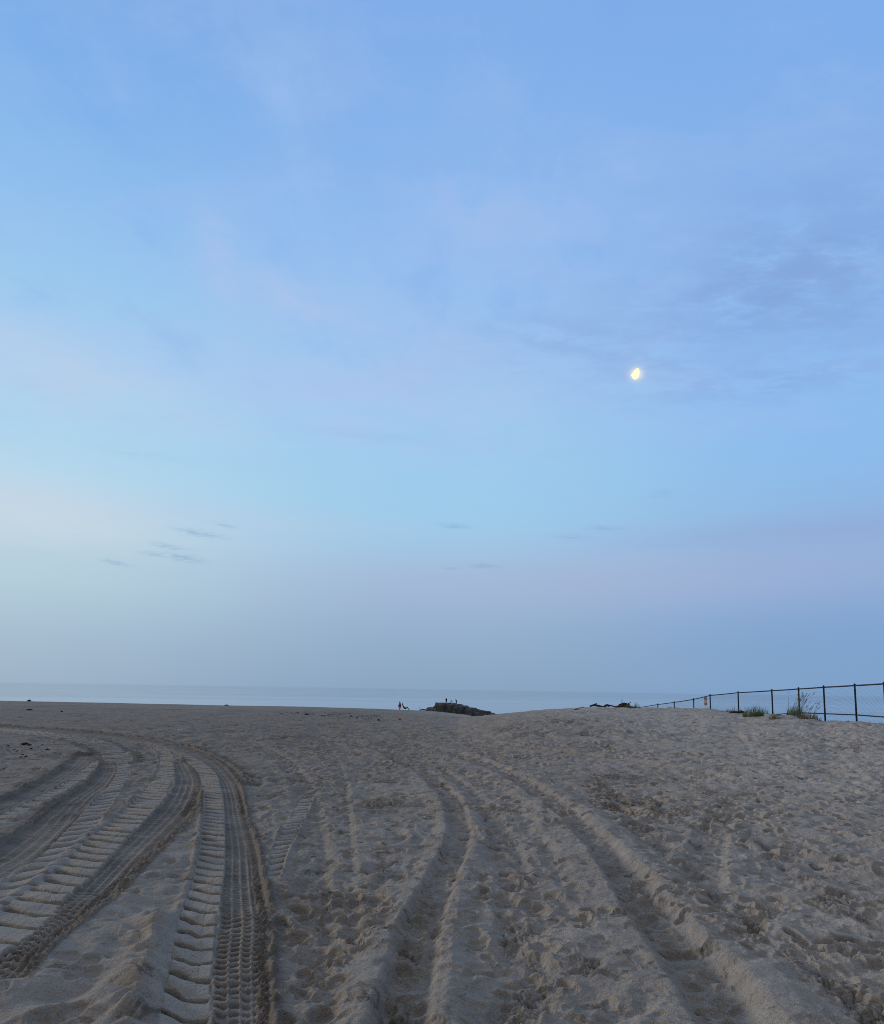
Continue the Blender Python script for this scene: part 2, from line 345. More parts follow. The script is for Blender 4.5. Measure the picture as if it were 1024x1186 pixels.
rut(TR['E_path'], [-3, -1.6, -1, .9, 1.5, 3], [0, .004, -.018, -.018, .03, 0], .010, .6, 71, .085, amp=([0, 3, 9, 20], [1, .8, .5, .0]), flat=.5)
rut(TR['far_c'], [-3, -1.5, -.8, .8, 1.5, 3], [0, .03, -.03, -.03, .04, 0], .01, .9, 81, flat=.4)
rut(TR['I'], [-3, -1.5, -.9, .9, 1.6, 3], [0, .015, -.03, -.03, .015, 0], .016, .6, 73, .08, amp=([0, 1, 4, 9], [.5, .9, .8, .2]), flat=.4)
rut(TR['J'], [-3, -1.5, -.9, .9, 1.6, 3], [0, .010, -.02, -.02, .012, 0], .010, .6, 75, .09, amp=([0, 5, 12, 20], [.5, .8, .8, .4]), flat=.3)
rut(TR['K'], [-3, -1.5, -.9, .9, 1.6, 3], [0, .012, -.025, -.025, .015, 0], .012, .6, 77, .09, amp=([0, 5, 14, 26], [.7, .8, .9, .5]), flat=.35)
rut(TR['F'], [-3.2, -1.9, -1.35, -.8, .75, 1.3, 1.75, 3.0], [0, .07, .085, -.05, -.05, .055, .06, 0], .024, .62, 61, .095, amp=([0, 2.0, 5, 10, 20], [1.0, .85, .62, .4, .2]))
rut(TR['G'], [-4.2, -3.0, -1.5, -.9, .7, 1.8, 2.4, 4.5], [0, .03, .06, -.045, -.045, .075, .07, 0], .021, .8, 65, .09, amp=([0, 2.5, 6, 12, 22], [1.1, .9, .7, .5, .3]))
lug_band(TR['E_lug'], .2, .03, .2, -1)
fine_band([(a, b_, .3+.02*i) for i, (a, b_, _) in enumerate(TR['far_b'])], .2, -1, 1, .5)
fine_band(TR['D_fine'], .09, -1, -1, .6); lug_band(TR['D_lug'], .3, .022, -.3)
fine_band(TR['C_fine'], .09, -1, -1, .7); lug_band(TR['C_lug'], .30, .046, -.9, 1)
fine_band(TR['B_fine'], .085, 1.9, 1, .3, bank=.05); lug_band(TR['B_lug'], .27, .064, .6, 1)
fine_band(TR['A_fine'], .088, 2.25, 1, .42); lug_band(TR['A_lug'], .25, .066, .6, 1, bank=.105, bend=2.2)
lug_band([(a, b_, w_) for (a, b_, _), w_ in zip(TR['far_a'], (.16, .22, .32, .42, .5, .55, .6))], .24, .10, -.2, 1, 1.5, dark=.9)

keep = np.maximum(1-np.clip(TRK, 0, 1), .22)
FP[V] *= .4+.6*rough
H += FP*keep*(1-.45*PACK)
H = np.where(H > 0, .07*np.tanh(H/.07), H)*(TRK < .5)+H*(TRK >= .5)
# broken clods
cl = CLOD[V]*(1-np.clip(TRK[V], 0, 1)*.8)
jx, jy = x+.06*pn(x/.14, y/.14, 28), y+.06*pn(x/.14, y/.14, 29)
jag = np.abs(pn(jx/.15, jy/.19, 25)); jag2 = np.abs(pn(jx/.050, jy/.065, 26))
crack = (1-sm(0, .07, jag))+.6*(1-sm(0, .09, jag2))
H[V] += cl*(jag*.024*fd(.1)+jag2*.030*fd(.05)-crack*.010*fd(.05)-.010)
DAMP_SHADE[V] = np.maximum(DAMP_SHADE[V], cl*np.clip(.38+.6*crack, 0, 1)*.9)
# a dark bank of dug-up sand beside the left wheel
H += 0.0
Z = Z+H*sm(.3, 2.4, RG)

verts = np.stack([X, Y, Z], -1).reshape(-1, 3).astype(np.float32)
I, J = np.meshgrid(np.arange(NR-1), np.arange(NT-1), indexing='ij')
q = np.stack([I*NT+J, I*NT+J+1, (I+1)*NT+J+1, (I+1)*NT+J], -1).reshape(-1, 4)
q = q[:, ::-1].astype(np.int32)
me = bpy.data.meshes.new('beach_sand')
me.vertices.add(len(verts)); me.vertices.foreach_set('co', verts.ravel())
me.loops.add(q.size); me.loops.foreach_set('vertex_index', q.ravel())
me.polygons.add(len(q)); me.polygons.foreach_set('loop_start', np.arange(0, q.size, 4, dtype=np.int32))
me.polygons.foreach_set('use_smooth', np.ones(len(q), bool))
me.update(calc_edges=True)
for nm, arr in (('damp_shade', DAMP_SHADE), ('packed', PACK)):
    at = me.attributes.new(nm, 'FLOAT', 'POINT'); at.data.foreach_set('value', np.clip(arr, 0, 1).astype(np.float32).ravel())

def gz(x, y):
    """height of the sand surface at a point"""
    r = math.hypot(x, y); t = math.atan2(x, y)
    i = min(max(np.searchsorted(rr, r)-1, 0), NR-2); j = min(max(np.searchsorted(th, t)-1, 0), NT-2)
    a = (r-rr[i])/(rr[i+1]-rr[i]); b = (t-th[j])/(th[j+1]-th[j])
    return float((Z[i, j]*(1-b)+Z[i, j+1]*b)*(1-a)+(Z[i+1, j]*(1-b)+Z[i+1, j+1]*b)*a)

# ------------------------------------------------------------------ materials
class NT_:
    def __init__(s, tree): s.t = tree; s.n = tree.nodes; s.l = tree.links
    def new(s, typ, **kw):
        n = s.n.new(typ)
        for k, v in kw.items(): setattr(n, k, v)
        return n
    def put(s, sock, v):
        if hasattr(v, 'is_output'): s.l.new(v, sock)
        else: sock.default_value = v
    def math(s, op, a, b=0.0, c=0.0, clamp=False):
        n = s.new('ShaderNodeMath', operation=op, use_clamp=clamp)
        for k, v in enumerate((a, b, c)): s.put(n.inputs[k], v)
        return n.outputs[0]
    def mix(s, f, a, b, blend='MIX'):
        n = s.new('ShaderNodeMix', data_type='RGBA', blend_type=blend)
        s.put(n.inputs[0], f); s.put(n.inputs[6], a); s.put(n.inputs[7], b); return n.outputs[2]
    def noise(s, vec, scale, detail=4, rough=.5, dist=0.0):
        n = s.new('ShaderNodeTexNoise'); s.put(n.inputs['Vector'], vec); n.inputs['Scale'].default_value = scale
        n.inputs['Detail'].default_value = detail; n.inputs['Roughness'].default_value = rough; n.inputs['Distortion'].default_value = dist
        return n.outputs[0]
    def ramp(s, f, stops, interp='LINEAR'):
        n = s.new('ShaderNodeValToRGB'); n.color_ramp.interpolation = interp
        e = n.color_ramp.elements
        while len(e) < len(stops): e.new(.5)
        for k, (p, c) in enumerate(stops): e[k].position = p; e[k].color = c
        s.put(n.inputs[0], f); return n.outputs[0]
    def smooth(s, v, a, b, lo=0.0, hi=1.0):
        n = s.new('ShaderNodeMapRange', interpolation_type='SMOOTHSTEP')
        s.put(n.inputs[0], v); s.put(n.inputs[1], a); s.put(n.inputs[2], b); s.put(n.inputs[3], lo); s.put(n.inputs[4], hi)
        return n.outputs[0]
    def mapping(s, vec, scale=(1, 1, 1), loc=(0, 0, 0), rot=(0, 0, 0)):
        n = s.new('ShaderNodeMapping'); s.put(n.inputs[0], vec); n.inputs[1].default_value = loc; n.inputs[2].default_value = rot; n.inputs[3].default_value = scale
        return n.outputs[0]

def material(name):
    m = bpy.data.materials.new(name); m.use_nodes = True
    t = NT_(m.node_tree); b = t.n['Principled BSDF']; return m, t, b

def simple(name, c, rough=.7, metal=0, var=.25, scale=12, bump=0.0, bscale=60):
    """one colour with noise mottling and a little bump"""
    m, t, b = material(name)
    co = t.new('ShaderNodeTexCoord').outputs['Object']
    n = t.noise(co, scale, 5, .6)
    dark = tuple(v*(1-var) for v in c[:3])+(1,); lite = tuple(min(1, v*(1+var)) for v in c[:3])+(1,)
    t.put(b.inputs['Base Color'], t.ramp(n, [(.3, dark), (.7, lite)]))
    b.inputs['Roughness'].default_value = rough; b.inputs['Metallic'].default_value = metal
    if bump:
        bn = t.new('ShaderNodeBump'); bn.inputs['Strength'].default_value = 1; bn.inputs['Distance'].default_value = bump
        t.put(bn.inputs['Height'], t.noise(co, bscale, 4, .6)); t.put(b.inputs['Normal'], bn.outputs[0])
    return m

SAND, t, b = material('sand')
geo = t.new('ShaderNodeNewGeometry').outputs['Position']
damp_shade = t.new('ShaderNodeAttribute', attribute_name='damp_shade').outputs['Fac']
pack = t.new('ShaderNodeAttribute', attribute_name='packed').outputs['Fac']
n1 = t.noise(geo, .55, 5, .55); n2 = t.noise(geo, 7, 6, .65); n3 = t.noise(geo, 140, 3, .7)
dry = t.mix(t.smooth(n1, .35, .68), (*(.385, .348, .303), 1), (*(.46, .42, .37), 1))
dry = t.mix(t.smooth(n2, .3, .75), t.mix(.35, dry, (.19, .168, .142, 1)), dry)
wet_shade = t.mix(t.smooth(n2, .3, .7), (.092, .078, .064, 1), (.150, .130, .110, 1))  # damp sand colour, also used for the painted groove shade
c = t.mix(t.math('MULTIPLY', damp_shade, 1.0, clamp=True), dry, wet_shade)
sx = t.new('ShaderNodeSeparateXYZ'); t.put(sx.inputs[0], geo)
# the trodden middle of the beach is coarser and browner, the dune on the right and the shore are pale dry sand
yv = t.math('ADD', sx.outputs[1], t.math('MULTIPLY', n1, 14.0))
shore = t.math('MULTIPLY', t.smooth(yv, 82.0, 98.0), t.smooth(sx.outputs[0], -9.0, -1.5, .35, 1.0))
c = t.mix(t.math('MULTIPLY', shore, .8), c, (.42, .40, .36, 1))
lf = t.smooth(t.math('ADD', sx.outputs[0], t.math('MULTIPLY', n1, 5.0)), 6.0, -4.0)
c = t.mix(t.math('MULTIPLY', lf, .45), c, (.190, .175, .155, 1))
grain = t.smooth(n3, .25, .75, .74, 1.22)
dune_ = t.math('MULTIPLY', t.smooth(sx.outputs[0], 1.5, 8.0), t.smooth(yv, 10.0, 24.0))
c = t.mix(t.math('MULTIPLY', dune_, .55), c, (.505, .470, .425, 1))
mid_ = t.math('MULTIPLY', t.math('MULTIPLY', t.smooth(yv, 14.0, 34.0), t.smooth(yv, 92.0, 76.0)), t.smooth(sx.outputs[0], 9.0, 2.0))
c = t.mix(t.math('MULTIPLY', mid_, .25), c, (.235, .195, .160, 1))
c = t.mix(1.0, c, grain, 'MULTIPLY')
# dark flecks: kicked-up damp sand, also painted in for small shadows
flecks = t.math('MULTIPLY', t.smooth(t.noise(t.mapping(geo, (1, .8, 1)), 4.2, 6, .68, .6), .57, .68), t.math('SUBTRACT', 1.0, pack, clamp=True))
c = t.mix(t.math('MULTIPLY', flecks, .70), c, (.085, .070, .054, 1))
blot = t.math('MULTIPLY', t.smooth(t.noise(t.mapping(geo, (1.15, .55, 1)), 1.0, 7, .70, .5), .50, .70), t.smooth(sx.outputs[1], 12.0, 26.0))
c = t.mix(t.math('MULTIPLY', blot, .62), c, (.125, .105, .085, 1))
bar = t.math('MULTIPLY', t.smooth(t.noise(t.mapping(geo, (.16, .10, 1)), 1.0, 7, .68, .3), .50, .66), t.smooth(sx.outputs[1], 40.0, 60.0))
c = t.mix(t.math('MULTIPLY', bar, .45), c, (.135, .122, .112, 1))
c = t.mix(t.math('MULTIPLY', pack, .7), c, t.mix(1.0, (.385, .362, .325, 1), grain, 'MULTIPLY'))
# scattered dark grains and shell bits
vo = t.new('ShaderNodeTexVoronoi'); t.put(vo.inputs['Vector'], geo); vo.inputs['Scale'].default_value = 22
spk = t.math('LESS_THAN', vo.outputs['Distance'], .10)
vr = t.new('ShaderNodeSeparateColor'); t.put(vr.inputs[0], vo.outputs['Color'])
spk = t.math('MULTIPLY', spk, t.math('GREATER_THAN', vr.outputs[0], .80))
c = t.mix(t.math('MULTIPLY', spk, .75), c, (.05, .042, .035, 1))
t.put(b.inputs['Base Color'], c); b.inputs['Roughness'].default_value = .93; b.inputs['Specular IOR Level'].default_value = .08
b1 = t.new('ShaderNodeBump'); b1.inputs['Strength'].default_value = .8; b1.inputs['Distance'].default_value = .038
t.put(b1.inputs['Height'], t.noise(geo, 22, 6, .62))
b0 = t.new('ShaderNodeBump'); b0.inputs['Strength'].default_value = .9
t.put(b0.inputs['Distance'], t.math('MULTIPLY', t.smooth(sx.outputs[1], 6.0, 22.0), .07))
t.put(b0.inputs['Height'], t.noise(geo, 2.6, 6, .66, .4)); t.put(b1.inputs['Normal'], b0.outputs[0])
b2 = t.new('ShaderNodeBump'); b2.inputs['Strength'].default_value = .55; b2.inputs['Distance'].default_value = .004
t.put(b2.inputs['Height'], n3); t.put(b2.inputs['Normal'], b1.outputs[0]); t.put(b.inputs['Normal'], b2.outputs[0])
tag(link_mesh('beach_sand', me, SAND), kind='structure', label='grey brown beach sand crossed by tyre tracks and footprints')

SEAM, t, b = material('sea_water')
geo = t.new('ShaderNodeNewGeometry').outputs['Position']
b.inputs['Base Color'].default_value = (*(.24, .29, .33), 1); b.inputs['IOR'].default_value = 1.33
wave = t.noise(t.mapping(geo, (.003, .022, 1)), 1.0, 4, .6)
calm = t.smooth(t.noise(t.mapping(geo, (.0012, .011, 1)), 1.0, 4, .6), .38, .64)
t.put(b.inputs['Roughness'], t.math('MULTIPLY_ADD', calm, .05, .04))
bn = t.new('ShaderNodeBump'); bn.inputs["Strength"].default_value = .03; bn.inputs["Distance"].default_value = .5
t.put(bn.inputs['Height'], wave); t.put(b.inputs['Normal'], bn.outputs[0])
bm = bmesh.new()
ring = [[bm.verts.new((r*math.sin(a), r*math.cos(a), SEA)) for a in np.linspace(-1.75, 1.75, 60)] for r in (30, 90, 160, 260, 450, 900, 2000, 6000, 16000, 45000)]
for a, c_ in zip(ring, ring[1:]):
    for k in range(59): bm.faces.new((a[k], a[k+1], c_[k+1], c_[k])[::-1])
tag(from_bm('sea', bm, SEAM), kind='structure', label='calm blue grey sea under a hazy horizon')

# ------------------------------------------------------------------ world: clear dawn sky, thin cloud
world = bpy.data.worlds.new('World'); scene.world = world; world.use_nodes = True
t = NT_(world.node_tree); bg = t.n['Background']
dirv = t.new('ShaderNodeTexCoord').outputs['Generated']
sx = t.new('ShaderNodeSeparateXYZ'); t.put(sx.inputs[0], dirv); dx, dy, dz = sx.outputs
el = t.math('MULTIPLY', t.math('ARCSINE', dz), 180/math.pi)
az = t.math('MULTIPLY', t.math('ARCTAN2', dx, dy), 180/math.pi)
plane = t.new('ShaderNodeCombineXYZ')
den = t.math('ADD', t.math('MAXIMUM', dz, 0.0), .06)
t.put(plane.inputs[0], t.math('DIVIDE', dx, den)); t.put(plane.inputs[1], t.math('DIVIDE', dy, den))
plane = plane.outputs[0]
e01 = t.math('DIVIDE', t.math('ADD', el, 2.0), 92.0, clamp=True)
def sky(stops): return t.ramp(e01, [((e+2)/92, lin(*c)) for e, c in stops], 'LINEAR')
L = sky([(-2, (146, 170, 192)), (-0.3, (148, 173, 196)), (2.3, (156, 181, 203)), (4.0, (163, 189, 209)), (5.8, (172, 199, 215)), (6.9, (177, 205, 219)), (8.7, (180, 208, 222)), (10.4, (188, 213, 226)), (12.2, (190, 214, 231)), (14.4, (181, 216, 236)), (16.7, (174, 214, 239)), (19.5, (171, 213, 240)), (22.2, (170, 206, 240)), (27.4, (151, 200, 240)), (32.3, (140, 190, 239)), (36.8, (129, 180, 237)), (40.9, (120, 172, 234)), (52, (122, 165, 222)), (62, (148, 164, 192)), (75, (162, 164, 170)), (90, (162, 164, 170))])
M = sky([(-2, (132, 160, 190)), (0.2, (133, 161, 191)), (3.2, (141, 169, 199)), (5.2, (147, 174, 205)), (7.2, (156, 182, 212)), (8.6, (160, 189, 218)), (10.6, (160, 197, 228)), (12.6, (158, 202, 233)), (14.6, (156, 204, 236)), (17.3, (156, 204, 237)), (19.9, (159, 202, 239)), (23.0, (160, 199, 240)), (26.1, (157, 196, 240)), (32.0, (145, 189, 240)), (37.3, (134, 181, 238)), (42.1, (128, 176, 236)), (46.5, (124, 171, 234)), (53, (124, 165, 222)), (63, (148, 164, 192)), (75, (162, 164, 170)), (90, (162, 164, 170))])
Rr = sky([(-2, (112, 152, 198)), (0.6, (121, 158, 201)), (3.2, (119, 158, 203)), (5.0, (124, 161, 207)), (6.7, (134, 166, 212)), (7.9, (141, 170, 214)), (9.6, (144, 173, 217)), (11.4, (141, 175, 221)), (13.1, (140, 181, 227)), (15.4, (138, 186, 234)), (17.7, (137, 187, 238)), (20.5, (138, 187, 240)), (23.2, (137, 183, 238)), (28.4, (130, 173, 230)), (33.3, (130, 175, 234)), (37.8, (126, 174, 235)), (41.9, (122, 172, 236)), (52, (122, 165, 222)), (62, (148, 164, 192)), (75, (162, 164, 170)), (90, (162, 164, 170))])
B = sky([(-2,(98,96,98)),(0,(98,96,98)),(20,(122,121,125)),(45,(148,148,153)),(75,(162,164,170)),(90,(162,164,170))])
fL = t.smooth(az, -1.0, -31.0); fR = t.smooth(az, 1.0, 31.0)
c = t.mix(fR, t.mix(fL, M, L), Rr)
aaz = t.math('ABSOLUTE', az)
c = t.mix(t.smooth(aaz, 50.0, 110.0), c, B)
def gauss(a0, e0, sa, se, tilt=0.0, amp=1.0, wob=None):
    da = t.math('SUBTRACT', az, a0); de = t.math('SUBTRACT', el, e0)
    if tilt: de = t.math('MULTIPLY_ADD', da, tilt, de)
    if wob is not None: de = t.math('ADD', de, wob)
    q = t.math('ADD', t.math('POWER', t.math('ABSOLUTE', t.math('DIVIDE', da, sa)), 2.0), t.math('POWER', t.math('ABSOLUTE', t.math('DIVIDE', de, se)), 2.0))
    return t.math('MULTIPLY', t.math('EXPONENT', t.math('MULTIPLY', q, -1.0)), amp)
def mul(*a):
    o = a[0]
    for b_ in a[1:]: o = t.math('MULTIPLY', o, b_)
    return o
# the dawn glow beyond the left edge of the view
c = t.mix(gauss(-100.0, 4.0, 36.0, 16.0, amp=.9), c, lin(*(255,230,200)))
# thin mauve veils
nv = t.noise(t.mapping(plane, (1.0, 1.5, 1), (.3, 2.2, 0), (0, 0, .5)), 2.4, 8, .63, .1)
c = t.mix(mul(t.smooth(nv, .44, .76), t.smooth(el, 14.0, 22.0), t.smooth(aaz, 100.0, 60.0), .48), c, lin(162, 191, 237))
nv2 = t.noise(t.mapping(plane, (1.6, .9, 1), (4.3, .2, 0), (0, 0, -.4)), 3.0, 8, .62, .1)
c = t.mix(mul(t.smooth(nv2, .5, .78), t.smooth(el, 16.0, 30.0), t.smooth(aaz, 100.0, 60.0), .35), c, lin(112, 166, 234))
nw = t.noise(t.mapping(plane, (1, 1, 1), (1.3, 7.2, 0)), 4.5, 7, .60, .15)
wsp = t.smooth(nw, .36, .62)
for g_, am in ((gauss(-18.4, 30.39, 2.08, 2.986, .8), .45), (gauss(-12.89, 28.6, 3.27, 1.603, .4), .45), (gauss(-6.15, 25.91, 13.31, 4.53, .1), .22), (gauss(0.77, 35.77, 6.22, 1.837, .25), .35), (gauss(-5.98, 20.94, 15.88, 3.807, .03), .26), (gauss(12.99, 34.17, 12.46, 4.747, .2), .18)):
    c = t.mix(mul(g_, wsp, am), c, lin(182, 198, 236))
ci = t.noise(t.mapping(plane, (2.6, .55, 1), (3.1, 1.7, 0), (0, 0, -.5)), 2.6, 8, .62, .25)
c = t.mix(mul(t.smooth(ci, .48, .72), t.smooth(el, 22.0, 34.0), gauss(-13.65, 35.34, 28.59, 13.321), .20), c, lin(172, 202, 240))
# pale warm bars low on the left
c = t.mix(mul(gauss(-31.55, 21.13, 11.83, 2.277, .12), t.math('MULTIPLY_ADD', wsp, .5, .5), .55), c, lin(194, 208, 232))
c = t.mix(mul(gauss(-31.71, 11.44, 10.47, 2.053, .06), t.math('MULTIPLY_ADD', wsp, .4, .6), .55), c, lin(208, 218, 228))
c = t.mix(gauss(-14.38, 12.52, 9.03, 0.777, .02, .30), c, lin(182, 204, 228))
# mauve bands above the horizon haze
c = t.mix(mul(gauss(11.94, 8.46, 21.32, 2.242, -.015), .45), c, lin(164, 176, 211))
c = t.mix(mul(gauss(28.24, 11.47, 13.9, 0.948, -.01), t.math('MULTIPLY_ADD', wsp, .5, .5), .5), c, lin(142, 168, 213))
# broken bluish cloud on the right, with bright gaps
ns = t.noise(t.mapping(plane, (1.0, 1.7, 1), (2.1, .4, 0), (0, 0, .35)), 6.5, 9, .63, .12)
ns2 = t.noise(t.mapping(plane, (1.0, 1.4, 1), (8.1, 3.4, 0), (0, 0, .2)), 3.4, 6, .60, .1)
win = t.math('MAXIMUM', gauss(27.46, 28.27, 11.95, 4.476, -.05), gauss(12.84, 25.44, 10.13, 2.389, .12, .6))
c = t.mix(mul(win, t.smooth(ns2, .30, .56), t.smooth(ns, .36, .60), .75), c, lin(127, 161, 217))
c = t.mix(mul(win, t.smooth(ns, .46, .33), .42), c, lin(146, 193, 246))
c = t.mix(mul(gauss(25.39, 21.96, 8.67, 1.377), t.smooth(ns, .42, .60), .5), c, lin(132, 170, 222))
c = t.mix(mul(t.smooth(aaz, 70.0, 40.0), .07), c, lin(186, 212, 238))
# small dark wisps low down
wob = t.math('MULTIPLY_ADD', t.noise(t.mapping(plane, (1, 1, 1), (5, 5, 0)), 9.0, 5, .65), .7, -.35)
tot = None
for g_ in (gauss(-18.62, 11.17, 1.6, 0.229, .10, .75, wob), gauss(-17.04, 11.94, 1.01, 0.154, .10, .5, wob), gauss(-20.75, 10.04, 1.2, 0.189, .10, .6, wob), gauss(-21.36, 9.36, 1.19, 0.15, .05, .5, wob), gauss(-19.73, 9.3, 1.45, 0.253, .10, .7, wob), gauss(-24.22, 8.56, 1.02, 0.147, .12, .55, wob),
           gauss(1.02, 12.7, 1.17, 0.174, .08, .6, wob), gauss(3.38, 9.56, 1.09, 0.161, .05, .7, wob), gauss(0.72, 9.4, 0.55, 0.121, .0, .6, wob), gauss(10.0, 11.8, 1.27, 0.172, .08, .5, wob), gauss(12.98, 12.38, 1.31, 0.209, .10, .5, wob),
           gauss(17.09, 14.84, 0.89, 0.318, .0, .3, wob), gauss(-23.33, 16.36, 2.64, 0.242, .0, .16, wob), gauss(-5.92, 19.35, 4.15, 0.386, .05, .14, wob)):
    tot = g_ if tot is None else t.math('MAXIMUM', tot, g_)
tot = t.math('MULTIPLY', tot, t.smooth(t.noise(t.mapping(plane, (1, 2, 1), (0, 3, 0)), 13.0, 8, .70), .36, .56))
c = t.mix(t.math('MULTIPLY', tot, .72), c, lin(126, 164, 202))
# camera glare round the moon, painted into the sky colour
md = Vector((1366.1, 5000, 2261.5-EYE)).normalized()
vd = t.new('ShaderNodeVectorMath', operation='DOT_PRODUCT'); t.put(vd.inputs[0], dirv); vd.inputs[1].default_value = md
an = t.math('MULTIPLY', t.math('ARCCOSINE', t.math('MINIMUM', vd.outputs['Value'], 1.0)), 180/math.pi)
glare = t.math('ADD', t.math('MULTIPLY', t.math('EXPONENT', t.math('MULTIPLY', t.math('POWER', t.math('DIVIDE', an, .40), 2.0), -1.0)), .85), t.math('MULTIPLY', t.math('EXPONENT', t.math('DIVIDE', an, -.7)), .10))
c = t.mix(glare, c, lin(255, 250, 235))
# a trace of the physical twilight sky underneath
nis = t.new('ShaderNodeTexSky', sky_type='NISHITA'); nis.sun_disc = False
nis.sun_elevation = R(12); nis.sun_rotation = R(-72)
skyc = t.mix(.97, t.mix(1.0, nis.outputs[0], (.1, .1, .1, 1), 'MULTIPLY'), c)
t.put(bg.inputs['Color'], skyc); bg.inputs['Strength'].default_value = 1.0


# ------------------------------------------------------------------ sun, still low and soft, off to the left
sd = bpy.data.lights.new('sun', 'SUN'); sd.energy = 1.1; sd.angle = R(10); sd.color = (1.0, .87, .74)
so = bpy.data.objects.new('sun', sd); col.objects.link(so)
SAZ, SEL = R(-72), R(12)
vec = Vector((math.sin(SAZ)*math.cos(SEL), math.cos(SAZ)*math.cos(SEL), math.sin(SEL)))
so.rotation_euler = vec.to_track_quat('Z', 'Y').to_euler()

# ------------------------------------------------------------------ moon
MOONM = bpy.data.materials.new('moonlight'); MOONM.use_nodes = True
t = NT_(MOONM.node_tree); t.n.remove(t.n['Principled BSDF'])
em = t.new('ShaderNodeEmission')
co = t.new('ShaderNodeTexCoord').outputs['Object']
t.put(em.inputs[0], t.mix(t.smooth(t.noise(co, .03, 3), .4, .6), (1.0, .88, .46, 1), (1.0, .94, .66, 1))); em.inputs[1].default_value = 1.2
t.put(t.n['Material Output'].inputs[0], em.outputs[0])
bm = bmesh.new(); bmesh.ops.create_uvsphere(bm, u_segments=32, v_segments=20, radius=40)
for v in bm.verts:                                   # gibbous: the unlit side is drawn in
    v.co.x *= .66*(1-.22*v.co.z/40)*(1 if v.co.x < 0 else .82)
    v.co.x -= 5*math.exp(-((v.co.z+15)/11)**2)*(v.co.x < 0)
    v.co.y *= .5
o = from_bm('moon', bm, MOONM, loc=(1366.1, 5000, 2261.5), smooth=True)
o.rotation_euler = (Matrix.Rotation(math.atan2(-1366.1, 5000), 4, 'Z') @ Matrix.Rotation(math.atan2(2260, 5183), 4, 'X') @ Matrix.Rotation(R(20), 4, 'Y')).to_euler()
tag(o, 'bright pale yellow gibbous moon high in the blue sky on the right', 'moon')

# ------------------------------------------------------------------ materials of small things
METAL = simple('dark_metal', (.022, .026, .034), .55, .6, .3, 20)
WIRE = simple('grey_wire', (.24, .27, .31), .6, .4, .2, 20)
WOOD = simple('driftwood', (.045, .036, .034), .9, 0, .5, 9, .006, 40)
WOODR = simple('reddish_driftwood', (.060, .030, .030), .9, 0, .5, 9, .006, 40)
ROCK = simple('wet_rock', (.085, .092, .092), .75, 0, .75, .7, .05, 6)
WEED = simple('dark_weed', (.028, .026, .030), .8, 0, .5, 14, .01, 50)
RED = simple('faded_red', (.55, .30, .27), .6, 0, .2, 9)
REDP = simple('red_plastic', (.36, .045, .03), .5, 0, .25, 9)
WHITE = simple('white_paint', (.72, .72, .70), .55, 0, .1, 9)
PAPER = simple('white_paper', (.70, .74, .74), .7, 0, .12, 20)
SHELL = simple('white_shell', (.62, .60, .56), .5, 0, .12, 60)
BUOYR = simple('buoy_red', (.36, .09, .075), .55, 0, .2, 2)
BUOYD = simple('buoy_dark_steel', (.03, .032, .03), .6, 0, .3, 3)
SKIN = simple('skin', (.34, .20, .14), .6, 0, .1, 20)
JACK = [simple('dark_navy_cloth', (.012, .017, .034), .9, 0, .3, 14), simple('black_cloth', (.012, .012, .014), .9, 0, .3, 14), simple('dark_grey_cloth', (.02, .024, .028), .9, 0, .3, 14)]
HAIR = simple('dark_hair', (.012, .010, .009), .8, 0, .2, 40)
BLADE, t, b = material('beach_grass_blade')
oi = t.new('ShaderNodeNewGeometry').outputs['Random Per Island']
t.put(b.inputs['Base Color'], t.ramp(oi, [(0, (.035, .075, .022, 1)), (.6, (.065, .115, .036, 1)), (.85, (.11, .14, .05, 1)), (1, (.18, .155, .08, 1))]))
b.inputs['Roughness'].default_value = .6
DRYB, t, b = material('dry_grass_blade')
oi = t.new('ShaderNodeNewGeometry').outputs['Random Per Island']
t.put(b.inputs['Base Color'], t.ramp(oi, [(0, (.075, .085, .035, 1)), (.4, (.13, .095, .055, 1)), (1, (.20, .15, .09, 1))]))
b.inputs['Roughness'].default_value = .7
SEED = simple('seed_head', (.15, .13, .075), .8, 0, .3, 30)

# ------------------------------------------------------------------ chain-link fence along the dune
FT = [(16.3,21.0,2.10),(16.31,23.2,2.085),(16.296,25.364,2.072),(16.296,27.148,2.055),(16.295,29.079,2.001),(16.295,31.447,1.939),(16.294,33.655,1.866),(16.296,36.386,1.782),(16.299,40.524,1.664),(16.302,44.765,1.478),(16.301,47.683,1.205),(16.304,51.671,.942),(16.31,55.598,.712),(16.318,60.963,.355)]
def macz(x, y): return float(macro(np.array(float(x)), np.array(float(y))))
f0 = empty('chain_link_fence', (FT[4][0], FT[4][1], macz(FT[4][0], FT[4][1])))
tag(f0, 'dark chain link fence with thin steel posts climbing the dune on the right', 'fence')
ox, oy, oz = f0.location
def rel(p): return (p[0]-ox, p[1]-oy, p[2]-oz)
bm = bmesh.new()
tops = [Vector(rel(p)) for p in FT]
fine_top = []
for a, b_ in zip(tops, tops[1:]):
    for k in range(4):
        q_ = a.lerp(b_, k/4); q_.z += -.004*math.sin(k/4*math.pi); fine_top.append(q_)
fine_top.append(tops[-1])
add_tube(bm, fine_top, .029, 8); from_bm('top_rail', bm, METAL, f0, smooth=True)
bm = bmesh.new(); lowr = []
for i, p in enumerate(FT[:9]):
    lowr.append(rel((p[0], p[1], np.interp(p[1], [21, 29.08, 33.7, 36.4, 44], [.80, .86, .80, .62, .3]))))
add_tube(bm, lowr, .024, 8); from_bm('bottom_rail', bm, METAL, f0, smooth=True)
